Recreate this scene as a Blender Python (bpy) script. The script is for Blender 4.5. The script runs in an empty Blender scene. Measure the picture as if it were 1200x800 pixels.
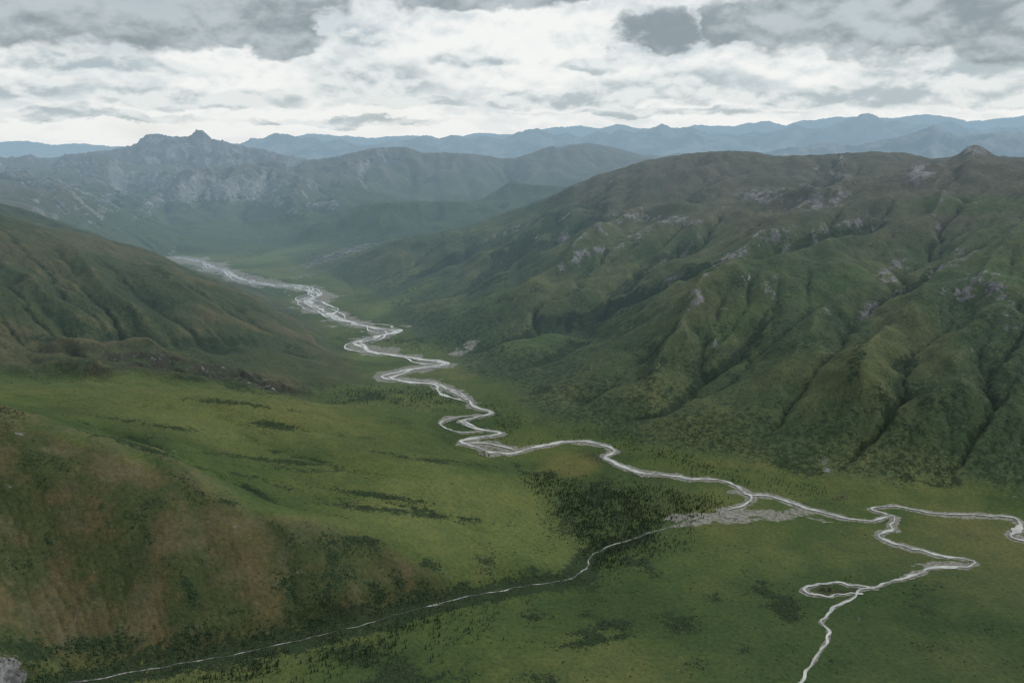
import bpy, math, random
import numpy as np
random.seed(7); rng = np.random.default_rng(11)
S = bpy.context.scene; COL = S.collection
R = math.radians
# ------------------------------------------------------------------ camera
H = 900.0; F = 1000.0; HZ = 165.0
TH = math.atan((400-HZ)/F); CT, ST = math.cos(TH), math.sin(TH)
cam = bpy.data.cameras.new('camera'); co = bpy.data.objects.new('camera', cam); COL.objects.link(co)
cam.lens = 30; cam.sensor_width = 36; cam.clip_start = 1; cam.clip_end = 200000
co.location = (0, 0, H); co.rotation_euler = (math.pi/2-TH, 0, 0); S.camera = co
S.view_settings.view_transform = 'Standard'; S.view_settings.look = 'None'; S.view_settings.exposure = 0

def ray(px, py):
    x = (px-600)/F; v = (400-py)/F
    return x, CT+v*ST, -ST+v*CT
def at(px, py, Y):
    x, dy, dz = ray(px, py); t = Y/dy
    return x*t, Y, H+dz*t
def ground(px, py, z=0.0):
    x, dy, dz = ray(px, py); t = (z-H)/dz
    return x*t, dy*t
def project(x, y, z):
    f = y*CT-(z-H)*ST; u = y*ST+(z-H)*CT
    return 600+F*x/f, 400-F*u/f

# ------------------------------------------------------------------ noise
def perlin(x, y, seed):
    xi = np.floor(x).astype(np.int64); yi = np.floor(y).astype(np.int64)
    fx = x-xi; fy = y-yi
    def g(ix, iy, dx, dy):
        h = (ix.astype(np.uint64)*np.uint64(374761393)+iy.astype(np.uint64)*np.uint64(668265263)+np.uint64(seed*974711+13)) & np.uint64(0xffffffff)
        h = ((h ^ (h >> np.uint64(13)))*np.uint64(1274126177)) & np.uint64(0xffffffff)
        h = h ^ (h >> np.uint64(16))
        a = h.astype(np.float64)*(2*math.pi/4294967296.0)
        return np.cos(a)*dx+np.sin(a)*dy
    u = fx*fx*fx*(fx*(fx*6-15)+10); v = fy*fy*fy*(fy*(fy*6-15)+10)
    a = g(xi, yi, fx, fy); b = g(xi+1, yi, fx-1, fy); c = g(xi, yi+1, fx, fy-1); d = g(xi+1, yi+1, fx-1, fy-1)
    return ((a+(b-a)*u)+((c+(d-c)*u)-(a+(b-a)*u))*v)*1.45
def fbm(x, y, lam, octv, seed, gain=.5, ridged=False):
    s = 0; a = 1.0; t = 0
    for o in range(octv):
        n = perlin(x/lam+17.3*o, y/lam-9.1*o, seed+o)
        if ridged: n = 1-2.2*np.abs(n)
        s = s+a*n; t += a; a *= gain; lam = lam*.5
    return s/t
def ss(a, b, x):
    t = np.clip((x-a)/(b-a), 0, 1); return t*t*(3-2*t)

# ------------------------------------------------------------------ rivers (plan on the valley floor)
RIVER = [(205,301),(222,304),(240,309),(262,317),(280,325),(300,331),(330,335),(352,338),(374,345),(362,353),(376,363),(396,372),(420,380),(445,386),(466,388),(440,394),(418,401),(430,410),(455,415),(490,420),(522,427),(497,430),(470,435),(448,442),(478,447),(508,450),(530,458),(548,468),(560,478),(576,484),(556,490),(540,493),(556,501),(586,507),(562,512),(540,516),(556,523),(576,530),(602,530),(626,524),(652,519),(682,517),(706,521),(718,528),(710,536),(726,545),(750,553),(780,556),(810,561),(842,562),(864,569),(876,579),(904,582),(932,590),(956,599),(988,606),(1024,610)]
SOUTH = [(1024,610),(1046,604),(1044,618),(1032,629),(1062,640),(1102,650),(1140,657),(1128,664),(1090,665),(1062,676),(1030,686),(1002,696),(966,722),(970,745),(956,770),(940,799),(930,830)]
LOOP = [(1026,689),(1004,686),(984,682),(960,684),(944,690),(952,696),(972,698),(990,695),(1010,694)]
EAST = [(1040,603),(1024,596),(1054,593),(1092,601),(1150,603),(1190,606),(1197,620),(1188,629),(1215,634)]
BRAID4 = [(560,486),(528,490),(516,497),(536,506),(566,505)]
BRAID5 = [(540,520),(566,519),(592,524),(606,528)]
BRAID6 = [(850,598),(872,592),(880,582),(862,576)]
CREEK = [(850,598),(822,606),(790,615),(756,626),(722,637),(698,647),(690,657),(684,668),(660,680),(612,687),(560,697),(500,710),(450,724),(400,738),(350,750),(280,765),(220,776),(150,788),(80,801),(20,815)]
def catmull(P, n=10):
    P = np.array(P, float); out = []
    Q = np.vstack([2*P[0]-P[1], P, 2*P[-1]-P[-2]])
    for i in range(1, len(Q)-2):
        a, b, c, d = Q[i-1:i+3]
        for k in range(n):
            t = k/n
            out.append(.5*((2*b)+(c-a)*t+(2*a-5*b+4*c-d)*t*t+(3*b-a-3*c+d)*t**3))
    out.append(Q[-2]); return np.array(out)
def wiggle(P, amp, lam, seed):
    d = np.gradient(P, axis=0); d /= (np.linalg.norm(d, axis=1, keepdims=True)+1e-9)
    ln = np.concatenate([[0], np.cumsum(np.linalg.norm(np.diff(P, axis=0), axis=1))])
    a = amp(P[:, 1]) if callable(amp) else amp
    off = a*(perlin(ln/lam, ln*0+.37*seed, seed)+.5*perlin(ln/lam*2.3, ln*0+.71*seed, seed+1))
    return P+np.stack([-d[:, 1], d[:, 0]], 1)*off[:, None]
def gw(P): return [ground(*p) for p in P]
channels = {'RIVER': catmull(gw(RIVER)), 'SOUTH': wiggle(catmull(gw(SOUTH)), 8, 45, 5), 'LOOP': wiggle(catmull(gw(LOOP)), 8, 34, 6), 'EAST': wiggle(catmull(gw(EAST)), 8, 70, 7),
            'CREEK': wiggle(catmull(gw(CREEK)), 6, 38, 8), 'B4': catmull(gw(BRAID4)), 'B5': catmull(gw(BRAID5)), 'B6': catmull(gw(BRAID6))}
channels['RIVER'] = wiggle(channels['RIVER'], lambda y: np.interp(y, [1900, 2500, 4500], [7, 5, 12]), 75, 9)

# ------------------------------------------------------------------ control points  (px, py, distance, region)
CP = []
def c(px, py, Y, reg): CP.append((*at(px, py, Y), reg))
def w(x, y, z, reg): CP.append((x, y, z, reg))
FL, A_, B_, C_, D_, E_, G_ = range(7)
for P in (RIVER, SOUTH, EAST, CREEK):
    for i, p in enumerate(P):
        if i % 2 == 0: w(*ground(*p), 0, FL)
for p in [(1200,800),(1200,720),(1100,740),(1020,650),(850,700),(850,780),(700,720),(700,790),(550,760),(400,790),(850,640),(1200,650),(760,585),(640,560),(680,560),(620,640),(430,392),(300,322),(520,405),(480,400)]:
    w(*ground(*p), 0, FL)
for a in [(1400,1000,0),(700,900,0),(0,950,0),(1700,1700,0)]: w(*a, FL)
w(-500, 1050, 40, A_); w(-850, 1050, 130, A_)
# foreground foothill: slope, crest and bench
for a in [(0,455,2300),(100,460,2350),(200,465,2450),(300,470,2560),(400,476,2690),(200,500,2080),(200,525,1900),(100,490,2080),(100,503,1930),(320,585,1800),(300,520,2150),(400,520,2200),(480,510,2420),(500,560,2000),(580,570,2030),(640,600,1965),(560,640,1740),(620,655,1690),(450,630,1650),(430,600,1800),(340,612,1640),(250,578,1690),(200,545,1760),(100,515,1800),(0,485,1850),(0,470,2020),(60,560,1640),(0,600,1570),(0,690,1420),(100,650,1510),(200,660,1490),(300,680,1490),(400,690,1500),(500,680,1570),(100,740,1380),(250,735,1405)]: c(*a, A_)
for a in [(-1500,1850,380),(-1250,1450,270),(-1900,2300,330)]: w(*a, A_)
# left valley ridge
for a in [(0,250,3600),(60,266,3700),(140,284,4000),(200,304,4300),(250,326,4500),(300,347,4400),(350,373,4050),(392,397,3720),(0,330,3050),(0,420,2640),(80,345,3150),(100,430,2680),(200,450,2700),(200,380,3200),(280,400,3200),(290,460,2760),(350,472,2790),(340,430,3130),(410,440,3080)]: c(*a, B_)
for a in [(-3000,3600,720),(-3000,2800,430),(-2400,5000,330),(-3200,5600,420)]: w(*a, B_)
# right mountain
for a in [(640,234,6100),(700,209,6000),(760,189,5800),(810,181,5600),(850,177,5400),(920,182,5100),(1000,179,4900),(1060,180,4700),(1110,184,4400),(1142,174,4300),(1165,183,4200),(1200,184,4000),(560,264,6000),(480,285,5900),(1200,280,3100),(1200,450,2450),(1195,530,2235),(1100,300,3300),(1100,430,2600),(1100,470,2425),(1100,500,2330),(1100,530,2255),(1100,557,2180),(1000,300,3400),(1000,450,2570),(1000,520,2320),(950,480,2500),(950,512,2385),(950,538,2280),(820,485,2550),(820,515,2430),(700,460,2800),(700,490,2640),(600,410,3360),(600,437,3190),(850,350,3200),(850,450,2760),(850,260,4200),(950,235,4150),(770,258,4700),(700,300,4300),(700,400,3350),(560,350,4200),(620,300,4700),(560,300,5200),(530,385,3900),(450,330,5300),(400,322,5700),(340,318,6050),(380,300,6500)]: c(*a, C_)
for a in [(2000,2050,40),(2600,3000,600),(3400,4000,850),(2500,6800,500),(4200,6500,550),(900,7500,330),(1500,7000,480)]: w(*a, C_)
# middle spur across the valley
for a in [(330,285,7350),(400,246,8000),(430,238,8000),(520,236,8200),(600,235,8400),(650,229,8600),(420,275,7200),(520,262,7500)]: c(*a, E_)
for a in [(-300,9800,230),(-1200,9300,200),(1000,9800,300)]: w(*a, E_)
# rounded mountains behind
for a in [(450,178,12000),(520,181,12000),(580,187,12000),(640,180,12000),(690,169,12500),(745,181,12000),(560,210,10800),(660,205,10900),(470,212,10700)]: c(*a, G_)
for a in [(5000,9000,500),(8000,11000,500),(3500,12000,550),(4500,16000,500),(9000,16000,500),(0,16500,450)]: w(*a, G_)
# rocky mountain on the left
for a in [(0,190,12500),(60,192,12600),(130,179,13500),(165,169,14000),(182,160,14000),(215,163,14000),(234,155,14000),(248,166,14000),(282,174,14000),(330,184,13500),(240,197,10500),(300,195,10500),(360,206,10300),(400,198,11000),(425,184,11500),(0,215,8200),(60,240,7000),(100,262,6800),(150,271,7000),(220,296,6800),(300,270,8000),(180,250,9000),(250,250,9000),(330,250,8800),(350,266,7900),(100,225,9800),(150,205,11500),(270,225,9700)]: c(*a, D_)
for a in [(-2900,12200,430),(-4300,11800,420),(-1900,12300,430)]: w(*a, D_)
for a in [(-5500,7000,500),(-7500,9500,600),(-9500,12000,650),(-6000,16000,500),(-11000,16000,500)]: w(*a, D_)
CPa = np.array([p[:3] for p in CP]); REG = np.array([p[3] for p in CP])

# ------------------------------------------------------------------ coarse grid, spline surface
DU = .0039
uu = np.arange(-.80, .80+1e-9, DU); vv = np.arange(math.log(950), math.log(17000), DU)
NC, NR = len(uu), len(vv)
U, V = np.meshgrid(uu, vv)
Yc = np.exp(V); Xc = U*Yc
pu = CPa[:, 0]/CPa[:, 1]; pv = np.log(CPa[:, 1])
def kern(r2): return .5*r2*np.log(r2+1e-12)
n = len(pu)
K = kern((pu[:, None]-pu[None])**2+(pv[:, None]-pv[None])**2)+np.eye(n)*1e-4
Pm = np.stack([np.ones(n), pu, pv], 1)
M = np.block([[K, Pm], [Pm.T, np.zeros((3, 3))]])
sol = np.linalg.solve(M, np.concatenate([CPa[:, 2], np.zeros(3)]))
z0 = np.zeros(NC*NR); lab = np.zeros(NC*NR, np.int32); fu, fv = U.ravel(), V.ravel()
for s in range(0, NC*NR, 20000):
    e = slice(s, s+20000)
    r2 = (fu[e, None]-pu[None])**2+(fv[e, None]-pv[None])**2
    z0[e] = kern(r2)@sol[:n]+sol[n]+sol[n+1]*fu[e]+sol[n+2]*fv[e]
    r2n = r2.copy(); r2n[:, REG == FL] = 9
    lab[e] = REG[np.argmin(r2n, 1)]
z0 = z0.reshape(NR, NC); lab = lab.reshape(NR, NC)
z0 = np.where(z0 < 0, .1*z0, z0)
def smooth5(a, k):
    for _ in range(k):
        p = np.pad(a, 1, mode='edge')
        a = (a+p[:-2, 1:-1]+p[2:, 1:-1]+p[1:-1, :-2]+p[1:-1, 2:])/5
    return a
soft = smooth5(np.where(lab == A_, .16, 1.0), 14)
rough = ss(12, 170, z0)*soft
sc = 1+ss(7000, 11000, Yc)*.9
# spurs and ravines of the slopes, traced on the ground
PX0, PY0 = project(Xc, Yc, z0)
GUL = np.zeros_like(z0); SPU = np.zeros_like(z0)
def trace(P, regs):
    ok = np.isin(lab, regs); out = []
    for px, py in catmull(P, 3):
        q = (PX0-px)**2+(PY0-py)**2+np.where(ok, 0, 1e9); k = int(np.argmin(q)); out.append((U.ravel()[k], V.ravel()[k]))
    return np.array(out)
UW = U+.016*perlin(U/.07, V/.07, 501)+.008*perlin(U/.025, V/.025, 503); VW = V+.016*perlin(U/.07, V/.07, 502)+.008*perlin(U/.025, V/.025, 504)
WVAR = 1+.5*perlin(U/.06, V/.06, 507)
def line_field(T):
    m = np.full(z0.shape, 1e9); sb = np.zeros(z0.shape)
    nn = len(T)-1
    for i in range(nn):
        a, b = T[i], T[i+1]; ab = b-a; L = ab@ab+1e-12
        t = np.clip(((UW-a[0])*ab[0]+(VW-a[1])*ab[1])/L, 0, 1)
        d = (UW-a[0]-t*ab[0])**2+(VW-a[1]-t*ab[1])**2
        k = d < m; m = np.where(k, d, m); sb = np.where(k, (i+t)/nn, sb)
    return np.sqrt(m), sb
def ravine(P, depth, wd, regs=(C_,), end=.75):
    global GUL
    d, s = line_field(trace(P, regs))
    GUL = np.maximum(GUL, depth*WVAR*np.exp(-(d/(wd*WVAR))**1.2)*ss(0, .3, s)*(1-end*ss(.6, 1, s)))
def spur(P, height, wd, regs=(C_,)):
    global SPU
    d, s = line_field(trace(P, regs))
    SPU = np.maximum(SPU, height*WVAR*np.exp(-(d/(wd*WVAR))**1.2)*ss(0, .2, s)*(1-ss(.55, 1, s)))
for P, dp, wd in [([(880,305),(820,328),(750,348),(690,366),(620,388),(565,402)], 85, .020), ([(905,335),(882,390),(830,440),(765,478),(705,503)], 36, .014),
                  ([(1005,330),(985,400),(932,465),(882,520)], 24, .012), ([(1085,375),(1062,450),(1012,520),(972,556)], 24, .014), ([(1180,395),(1150,475),(1112,552)], 16, .012),
                  ([(1065,245),(1010,268),(950,284),(890,312)], 80, .018), ([(800,275),(765,312),(705,350)], 50, .014), ([(665,248),(605,298),(525,340)], 60, .018),
                  ([(595,268),(535,300),(455,338)], 55, .016), ([(820,370),(770,410),(700,455)], 22, .009), ([(1110,290),(1080,330),(1040,345),(1000,372)], 45, .014), ([(730,215),(690,260),(640,290),(570,330)], 55, .016), ([(860,190),(830,225),(800,260)], 45, .014), ([(990,195),(960,215),(900,232)], 45, .014), ([(700,385),(650,412),(590,432)], 35, .011), ([(740,430),(690,462),(640,478)], 22, .009)]:
    ravine(P, dp, wd)
for P, dp, wd in [([(1128,285),(1092,338),(1042,400),(1002,470),(962,540)], 50, .026), ([(945,255),(884,300),(834,342),(802,390),(762,448),(702,490)], 85, .022), ([(1172,300),(1150,355),(1122,430),(1092,520)], 36, .024),
                  ([(840,262),(765,256),(692,294),(642,330),(562,378)], 85, .018), ([(1000,215),(960,238),(900,236),(855,262)], 65, .015), ([(700,215),(650,255),(590,300),(500,338)], 60, .015), ([(1075,205),(1100,245),(1050,275)], 45, .014), ([(1190,250),(1150,330),(1100,350)], 40, .014), ([(985,345),(950,400),(900,470)], 36, .016)]:
    spur(P, dp, wd)
for P, dp, wd in [([(10,330),(90,384),(200,404),(300,402),(372,418)], 60, .018), ([(110,290),(160,340),(230,385)], 32, .018), ([(30,275),(70,330),(110,375)], 26, .016), ([(215,320),(270,360),(330,395)], 20, .014), ([(0,380),(60,410),(110,425)], 20, .010)]:
    ravine(P, dp, wd, (B_,))
for P, dp, wd in [([(70,272),(115,330),(165,378),(215,392)], 36, .020), ([(0,300),(40,335),(70,365)], 28, .018), ([(40,395),(110,412),(200,424),(300,430)], 52, .015), ([(165,298),(220,345),(290,385)], 28, .018)]:
    spur(P, dp, wd, (B_,))
for P, dp, wd in [([(235,585),(250,650),(272,722)], 4, .014), ([(318,628),(335,690),(362,735)], 5, .013), ([(425,640),(466,690),(500,705)], 5, .012), ([(40,540),(60,640),(70,740)], 5, .02), ([(40,483),(110,500),(200,530),(270,562),(340,594),(430,614)], 12, .014), ([(250,500),(340,530),(430,552),(540,570)], 8, .014), ([(200,485),(330,500),(450,520)], 7, .014), ([(420,575),(520,600),(600,632)], 6, .014)]:
    ravine(P, dp, wd, (A_,))
for P, dp, wd in [([(-40,478),(0,487),(100,516),(200,546),(250,579),(340,615),(430,633),(490,655)], 18, .036)]:
    spur(P, dp, wd, (A_,))
DEG = (D_, E_, G_)
for P, dp, wd in [([(240,197),(215,225),(170,252)], 150, .016), ([(360,205),(345,235),(352,264)], 110, .014), ([(270,196),(268,225),(262,256)], 110, .012), ([(0,200),(60,225),(115,260)], 120, .018), ([(450,180),(445,205),(425,232)], 170, .016), ([(690,170),(645,195),(600,222)], 170, .018), ([(540,182),(530,205),(500,228)], 130, .014), ([(640,232),(520,244),(430,256),(380,280)], 130, .018), ([(130,180),(100,200),(50,215)], 120, .016), ([(282,174),(310,190),(330,205)], 110, .012), ([(410,250),(380,270),(340,290)], 60, .012)]:
    spur(P, dp, wd, DEG)
for P, dp, wd in [([(300,196),(300,225),(290,258)], 110, .012), ([(205,208),(195,240),(205,272)], 90, .012), ([(60,195),(110,215),(155,242)], 130, .016), ([(500,182),(480,208),(460,230)], 140, .014), ([(600,188),(575,208),(550,230)], 140, .014), ([(195,166),(185,180),(170,200)], 140, .012), ([(245,170),(260,182),(255,192)], 120, .010), ([(560,240),(480,262),(410,290)], 60, .012)]:
    ravine(P, dp, wd, DEG, .4)
relief = SPU-GUL*np.clip(z0/60, 0, 1)
wx = Xc+160*fbm(Xc, Yc, 900, 3, 71); wy = Yc+160*fbm(Xc, Yc, 900, 3, 81)
farw = ss(6000, 8000, Yc)
z = z0+relief+rough*sc*((60+62*farw)*(fbm(wx/sc, wy/sc, 1250, 5, 3, .5, True)-.25)+(58+34*farw)*fbm(wx/sc, wy/sc, 620, 5, 23, .58))
z += rough*24*fbm(Xc/sc, Yc/sc, 170, 3, 27, .6)
z += (1-rough)*ss(2, 40, z0)*6*fbm(Xc, Yc, 300, 4, 5)
# ------------------------------------------------------------------ drainage erosion
DX = Yc*DU; cell = (DX*DX).ravel()
OFF = [(-1,-1),(-1,0),(-1,1),(0,-1),(0,1),(1,-1),(1,0),(1,1)]
def neigh(a, dr, dc, fill=1e9):
    o = np.full_like(a, fill)
    o[max(0,-dr):NR-max(0,dr), max(0,-dc):NC-max(0,dc)] = a[max(0,dr):NR-max(0,-dr), max(0,dc):NC-max(0,-dc)]
    return o
idx = np.arange(NR*NC).reshape(NR, NC)
for it in range(150):
    m = np.minimum.reduce([neigh(z, *o) for o in OFF])
    m[m > 1e8] = -1e9
    pit = (z <= m); pit[0] = pit[-1] = False; pit[:, 0] = pit[:, -1] = False
    if not pit.any(): break
    z = np.where(pit, m+.05, z)
zs = z.copy()
rho = [rng.uniform(.5, 1.5, z.shape) for _ in OFF]
kfac = smooth5(np.where(lab == A_, .12, np.where(lab == C_, .85, np.where(lab == B_, .5, 1.0))), 12)
KE = .028
area = None
for it in range(10):
    best = np.zeros_like(z); rec = idx.copy(); dist = DX.copy()
    for o, rh in zip(OFF, rho):
        l = math.hypot(*o)
        sl = rh*(z-neigh(z, *o))/(DX*l)
        b = sl > best
        best = np.where(b, sl, best); dist = np.where(b, DX*l, dist)
        rec = np.where(b, idx+o[0]*NC+o[1], rec)
    order = np.argsort(-z.ravel()); rl = rec.ravel().tolist(); ol = order.tolist()
    ar = cell.tolist()
    for i in ol:
        r = rl[i]
        if r != i: ar[r] += ar[i]
    area = np.array(ar).reshape(NR, NC)
    Fq = (KE*kfac*np.sqrt(np.minimum(area, 8e5))/dist).ravel().tolist()
    h = z.ravel().tolist()
    for i in reversed(ol):
        r = rl[i]
        if r != i:
            f = Fq[i]; h[i] = (h[i]+f*h[r])/(1+f)
    z = np.array(h).reshape(NR, NC)
    z = z+.14*(smooth5(z, 1)-z)*1.25
cap = smooth5(np.where(lab == A_, 8.0, np.where(lab == C_, np.where(Yc < 3400, 28.0, 50.0), np.where(lab == B_, 32.0, 90.0))), 20)*sc
d = np.maximum(zs-z, 0)
d = cap*np.tanh(d/cap)
d = .75*d+.25*smooth5(d, 1)
z = zs-d
flow = smooth5(np.log10(area), 2); flow1 = smooth5(np.log10(area), 1)

def up1(a):
    p = np.concatenate([2*a[:1]-a[1:2], a, 2*a[-1:]-a[-2:-1]], 0)
    o = np.empty((2*a.shape[0]-1,)+a.shape[1:]); o[::2] = a
    o[1::2] = (-p[:-3]+9*p[1:-2]+9*p[2:-1]-p[3:])/16
    return o
def up(a): return up1(up1(a).T).T
Z = up(z); FLOW = up(flow); FLOW1 = up(flow1); ROUGH = np.clip(up(rough), 0, 1); Z0 = up(z0); GULf = np.maximum(up(GUL), 0); SPUf = np.maximum(up(SPU), 0)
LAB = np.repeat(np.repeat(lab, 2, 0), 2, 1)[:Z.shape[0], :Z.shape[1]]
nr, nc = Z.shape
u2 = uu[0]+np.arange(nc)*DU/2; v2 = vv[0]+np.arange(nr)*DU/2
Uf, Vf = np.meshgrid(u2, v2); Yf = np.exp(Vf); Xf = Uf*Yf
# skylines: raise or lower each ridge so that its crest runs at its measured height
def fit_crest(y0, y1, line, sig=.14, sm=2):
    lx = [p[0] for p in line]; ly = [p[1] for p in line]
    r0, r1 = np.searchsorted(v2, math.log(y0)), np.searchsorted(v2, math.log(y1))
    px, py = project(Xf[r0:r1], Yf[r0:r1], Z[r0:r1])
    k = np.argmin(py, 0); j = np.arange(nc)
    pxc, pyc = px[k, j], py[k, j]; yc = Yf[r0:r1][k, j]
    want = np.interp(pxc, lx, ly)
    dz = np.clip((pyc-want)/F*yc*1.03, -130, 200)
    ok = ss(lx[0]-25, lx[0], pxc)*(1-ss(lx[-1], lx[-1]+25, pxc))
    dz = dz*ok; lc = np.log(yc)
    for _ in range(sm):
        dz = np.convolve(np.pad(dz, 1, mode='edge'), [.25, .5, .25], 'valid')
    for _ in range(10):
        lc = np.convolve(np.pad(lc, 4, mode='edge'), np.ones(9)/9, 'valid')
    Z[:] += dz[None]*np.exp(-((Vf-lc[None])/sig)**2)
for rep in range(3):
    fit_crest(10800, 16500, [(-300,190),(0,187),(30,184),(60,186),(95,182),(130,178),(150,174),(163,170),(170,162),(178,160),(190,161),(205,163),(220,163),(227,160),(230,156),(236,155),(240,159),(246,166),(262,168),(282,173),(300,177),(330,183),(360,188),(390,186),(420,180),(450,174),(475,172),(495,180),(520,179),(560,181),(590,187),(620,184),(645,178),(668,170),(690,168),(715,172),(745,180),(790,192),(860,200),(1000,206),(1500,206)], .10, 1)
    fit_crest(8600, 10700, [(150,238),(175,222),(200,207),(220,201),(240,196),(262,199),(285,193),(305,196),(330,200),(345,206),(360,203),(385,203),(400,196)], .07, 3)
    fit_crest(7500, 8550, [(385,252),(400,247),(430,239),(470,237),(520,236),(560,237),(600,235),(650,229)], .06, 4)
    fit_crest(3900, 6500, [(540,268),(580,253),(620,240),(640,232),(670,218),(700,206),(730,197),(760,188),(790,183),(815,180),(850,177),(880,178),(900,182),(930,183),(960,182),(1000,180),(1030,178),(1060,180),(1090,186),(1115,185),(1126,180),(1134,174),(1142,171),(1150,173),(1158,179),(1170,184),(1200,185),(1260,186)], .16, 2)
    fit_crest(3250, 4700, [(-200,215),(-40,240),(0,250),(30,258),(60,267),(100,275),(140,285),(170,292),(200,305),(225,318),(250,328),(300,349),(350,374),(392,398)], .12, 3)
Z = np.maximum(Z, -3)
# fine relief
Z += ROUGH*(5+.0006*Yf)*fbm(Xf/(1+Yf/6000), Yf/(1+Yf/6000), 90, 3, 41, .6, True)+.5*fbm(Xf, Yf, 30, 2, 43)
PX, PY = project(Xf, Yf, Z)
def blob(px, py, rx, ry, rot=0, soft=.6):
    a = R(rot); dx, dy = PX-px, PY-py
    q = np.sqrt(((dx*math.cos(a)+dy*math.sin(a))/rx)**2+((-dx*math.sin(a)+dy*math.cos(a))/ry)**2)
    return np.clip((1.25-q)/soft, 0, 1)
n1 = fbm(Xf, Yf, 420, 5, 101); n2 = fbm(Xf, Yf, 150, 4, 131, .6); n3 = fbm(Xf, Yf, 1500, 4, 151); n4 = fbm(Xf, Yf, 60, 3, 171, .6)
def bluff(line, h, wdt, mask):
    global Z
    zb = np.interp(PX, [p[0] for p in line], [p[1] for p in line])
    Z = Z+h*np.tanh((Z-zb+22*n2)/wdt)*mask
near = Yf < 3700
bluff([(20,205),(100,165),(200,126),(290,72),(350,40)], 24, 7, np.clip(blob(225,449,165,30,11), 0, 1)*near)
# distance to the channels
def seg_dist(pts, X, Y):
    best = np.full(X.shape, 1e9)
    for a, b in zip(pts[:-1], pts[1:]):
        ab = b-a; L = ab@ab+1e-9
        t = np.clip(((X-a[0])*ab[0]+(Y-a[1])*ab[1])/L, 0, 1)
        np.minimum(best, (X-a[0]-t*ab[0])**2+(Y-a[1]-t*ab[1])**2, out=best)
    return np.sqrt(best)
low = (Z0 < 70) & (Yf < 8500)
xs, ys = Xf[low], Yf[low]
DM = np.full(Z.shape, 1e4); DC = np.full(Z.shape, 1e4)
dm = np.full(xs.shape, 1e9)
for k in channels:
    dd = seg_dist(channels[k][::3], xs, ys)
    if k == 'CREEK': DC[low] = dd
    else: dm = np.minimum(dm, dd)
DM[low] = dm
wr = np.maximum(1-ss(25, 110, DM), 1-ss(10, 50, DC))
wr = np.where(Yf > 3000, np.maximum(wr, 1-ss(80, 280, DM)), wr)
Z = Z*(1-wr)-.9*wr
def samp(x, y, G=None):
    G = Z if G is None else G
    fi = (math.log(y)-v2[0])/(DU/2); fj = (x/y-u2[0])/(DU/2)
    i = min(max(int(fi), 0), nr-2); j = min(max(int(fj), 0), nc-2); a = fi-i; b = fj-j
    return (G[i, j]*(1-b)+G[i, j+1]*b)*(1-a)+(G[i+1, j]*(1-b)+G[i+1, j+1]*b)*a
def normals():
    P = np.stack([Xf, Yf, Z], -1)
    N = np.cross(np.gradient(P, axis=1), np.gradient(P, axis=0)); return P, N/np.linalg.norm(N, axis=-1, keepdims=True)
Pf, Nn = normals()
SL = np.degrees(np.arccos(np.clip(Nn[..., 2], -1, 1)))
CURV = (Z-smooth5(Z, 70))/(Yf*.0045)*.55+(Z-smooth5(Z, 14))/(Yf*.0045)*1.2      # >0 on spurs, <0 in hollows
# ------------------------------------------------------------------ ground cover
def col(*v): return np.array(v, float)
def mixc(cv, colr, f): return cv*(1-f[..., None])+colr*f[..., None]
def polymask(poly, k=14):
    m = np.zeros(PX.shape, bool); j = len(poly)-1
    for i in range(len(poly)):
        xi, yi = poly[i]; xj, yj = poly[j]
        cond = ((yi > PY) != (yj > PY)) & (PX < (xj-xi)*(PY-yi)/(yj-yi+1e-9)+xi)
        m ^= cond; j = i
    return smooth5(m.astype(float), k)
C = np.zeros(Z.shape+(3,))+col(.052, .082, .028)  # vegetation tones; broad light and dark patches also stand in for cloud shadows
C = mixc(C, col(.088, .105, .039), ss(-.2, .6, n1+.2*n2))
C = mixc(C, col(.030, .053, .021), ss(-.05, .55, -n1+.4*n2)*.85)
C = mixc(C, col(.108, .111, .047), ss(.1, .6, n3+.5*n1)*.65)
C = mixc(C, col(.092, .082, .045), ss(.25, .6, n2-.3*n1)*.5)
isA, isB, isC, isD, isE, isG = [smooth5((LAB == k).astype(float), 10) for k in (A_, B_, C_, D_, E_, G_)]
up_ = ss(14, 45, Z0); upc = ss(3, 22, Z0)
bm_ = polymask([(-400,440),(-60,476),(0,490),(100,518),(200,549),(250,581),(340,617),(430,636),(475,652),(530,688),(490,700),(400,722),(250,750),(0,780),(-400,820)], 110)*(Yf < 2050)
brown = ss(.10, .92, bm_+.50*n2+.40*n1)
C = mixc(C, col(.076, .070, .036), brown*(.65+.35*ss(-.4, .3, n1)))
C = mixc(C, col(.043, .060, .026), brown*ss(-.2, .2, n2+.5*n4+.5*n1)*.88)
C = mixc(C, col(.094, .092, .055), brown*ss(.05, .4, -n2+.6*n4)*.55)
C = mixc(C, col(.098, .100, .054), isA*ss(6, 18, SPUf+10*n2)*.5)
C = mixc(C, col(.040, .056, .028), isB*up_*.9)
C = mixc(C, col(.078, .078, .043), isB*up_*ss(-.05, .4, n1+.3*n2+.2*CURV)*.8)
lowC = isC*upc
C = mixc(C, col(.046, .074, .036), lowC*.92)
C = mixc(C, col(.080, .098, .044), lowC*ss(-.1, .35, n1+.3*n3)*.8)
C = mixc(C, col(.094, .092, .074), lowC*ss(380, 680, Z+160*n1)*.75)
C = mixc(C, col(.062, .104, .038), np.clip(blob(1180,300,60,40,0)+blob(1140,240,90,12,0)+blob(980,330,60,14,-20)+blob(620,400,70,12,-20)+blob(560,360,50,10,-25)+blob(860,375,40,18,-40), 0, 1)*.55)
for m in (isD, isE, isG):
    C = mixc(C, col(.046, .072, .038), m*up_*.9)
    C = mixc(C, col(.104, .100, .092), m*(1-.9*isE)*ss(240, 600, Z+190*n1)*.8)
C = mixc(C, col(.036, .064, .032), isE*up_*.75)
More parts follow.
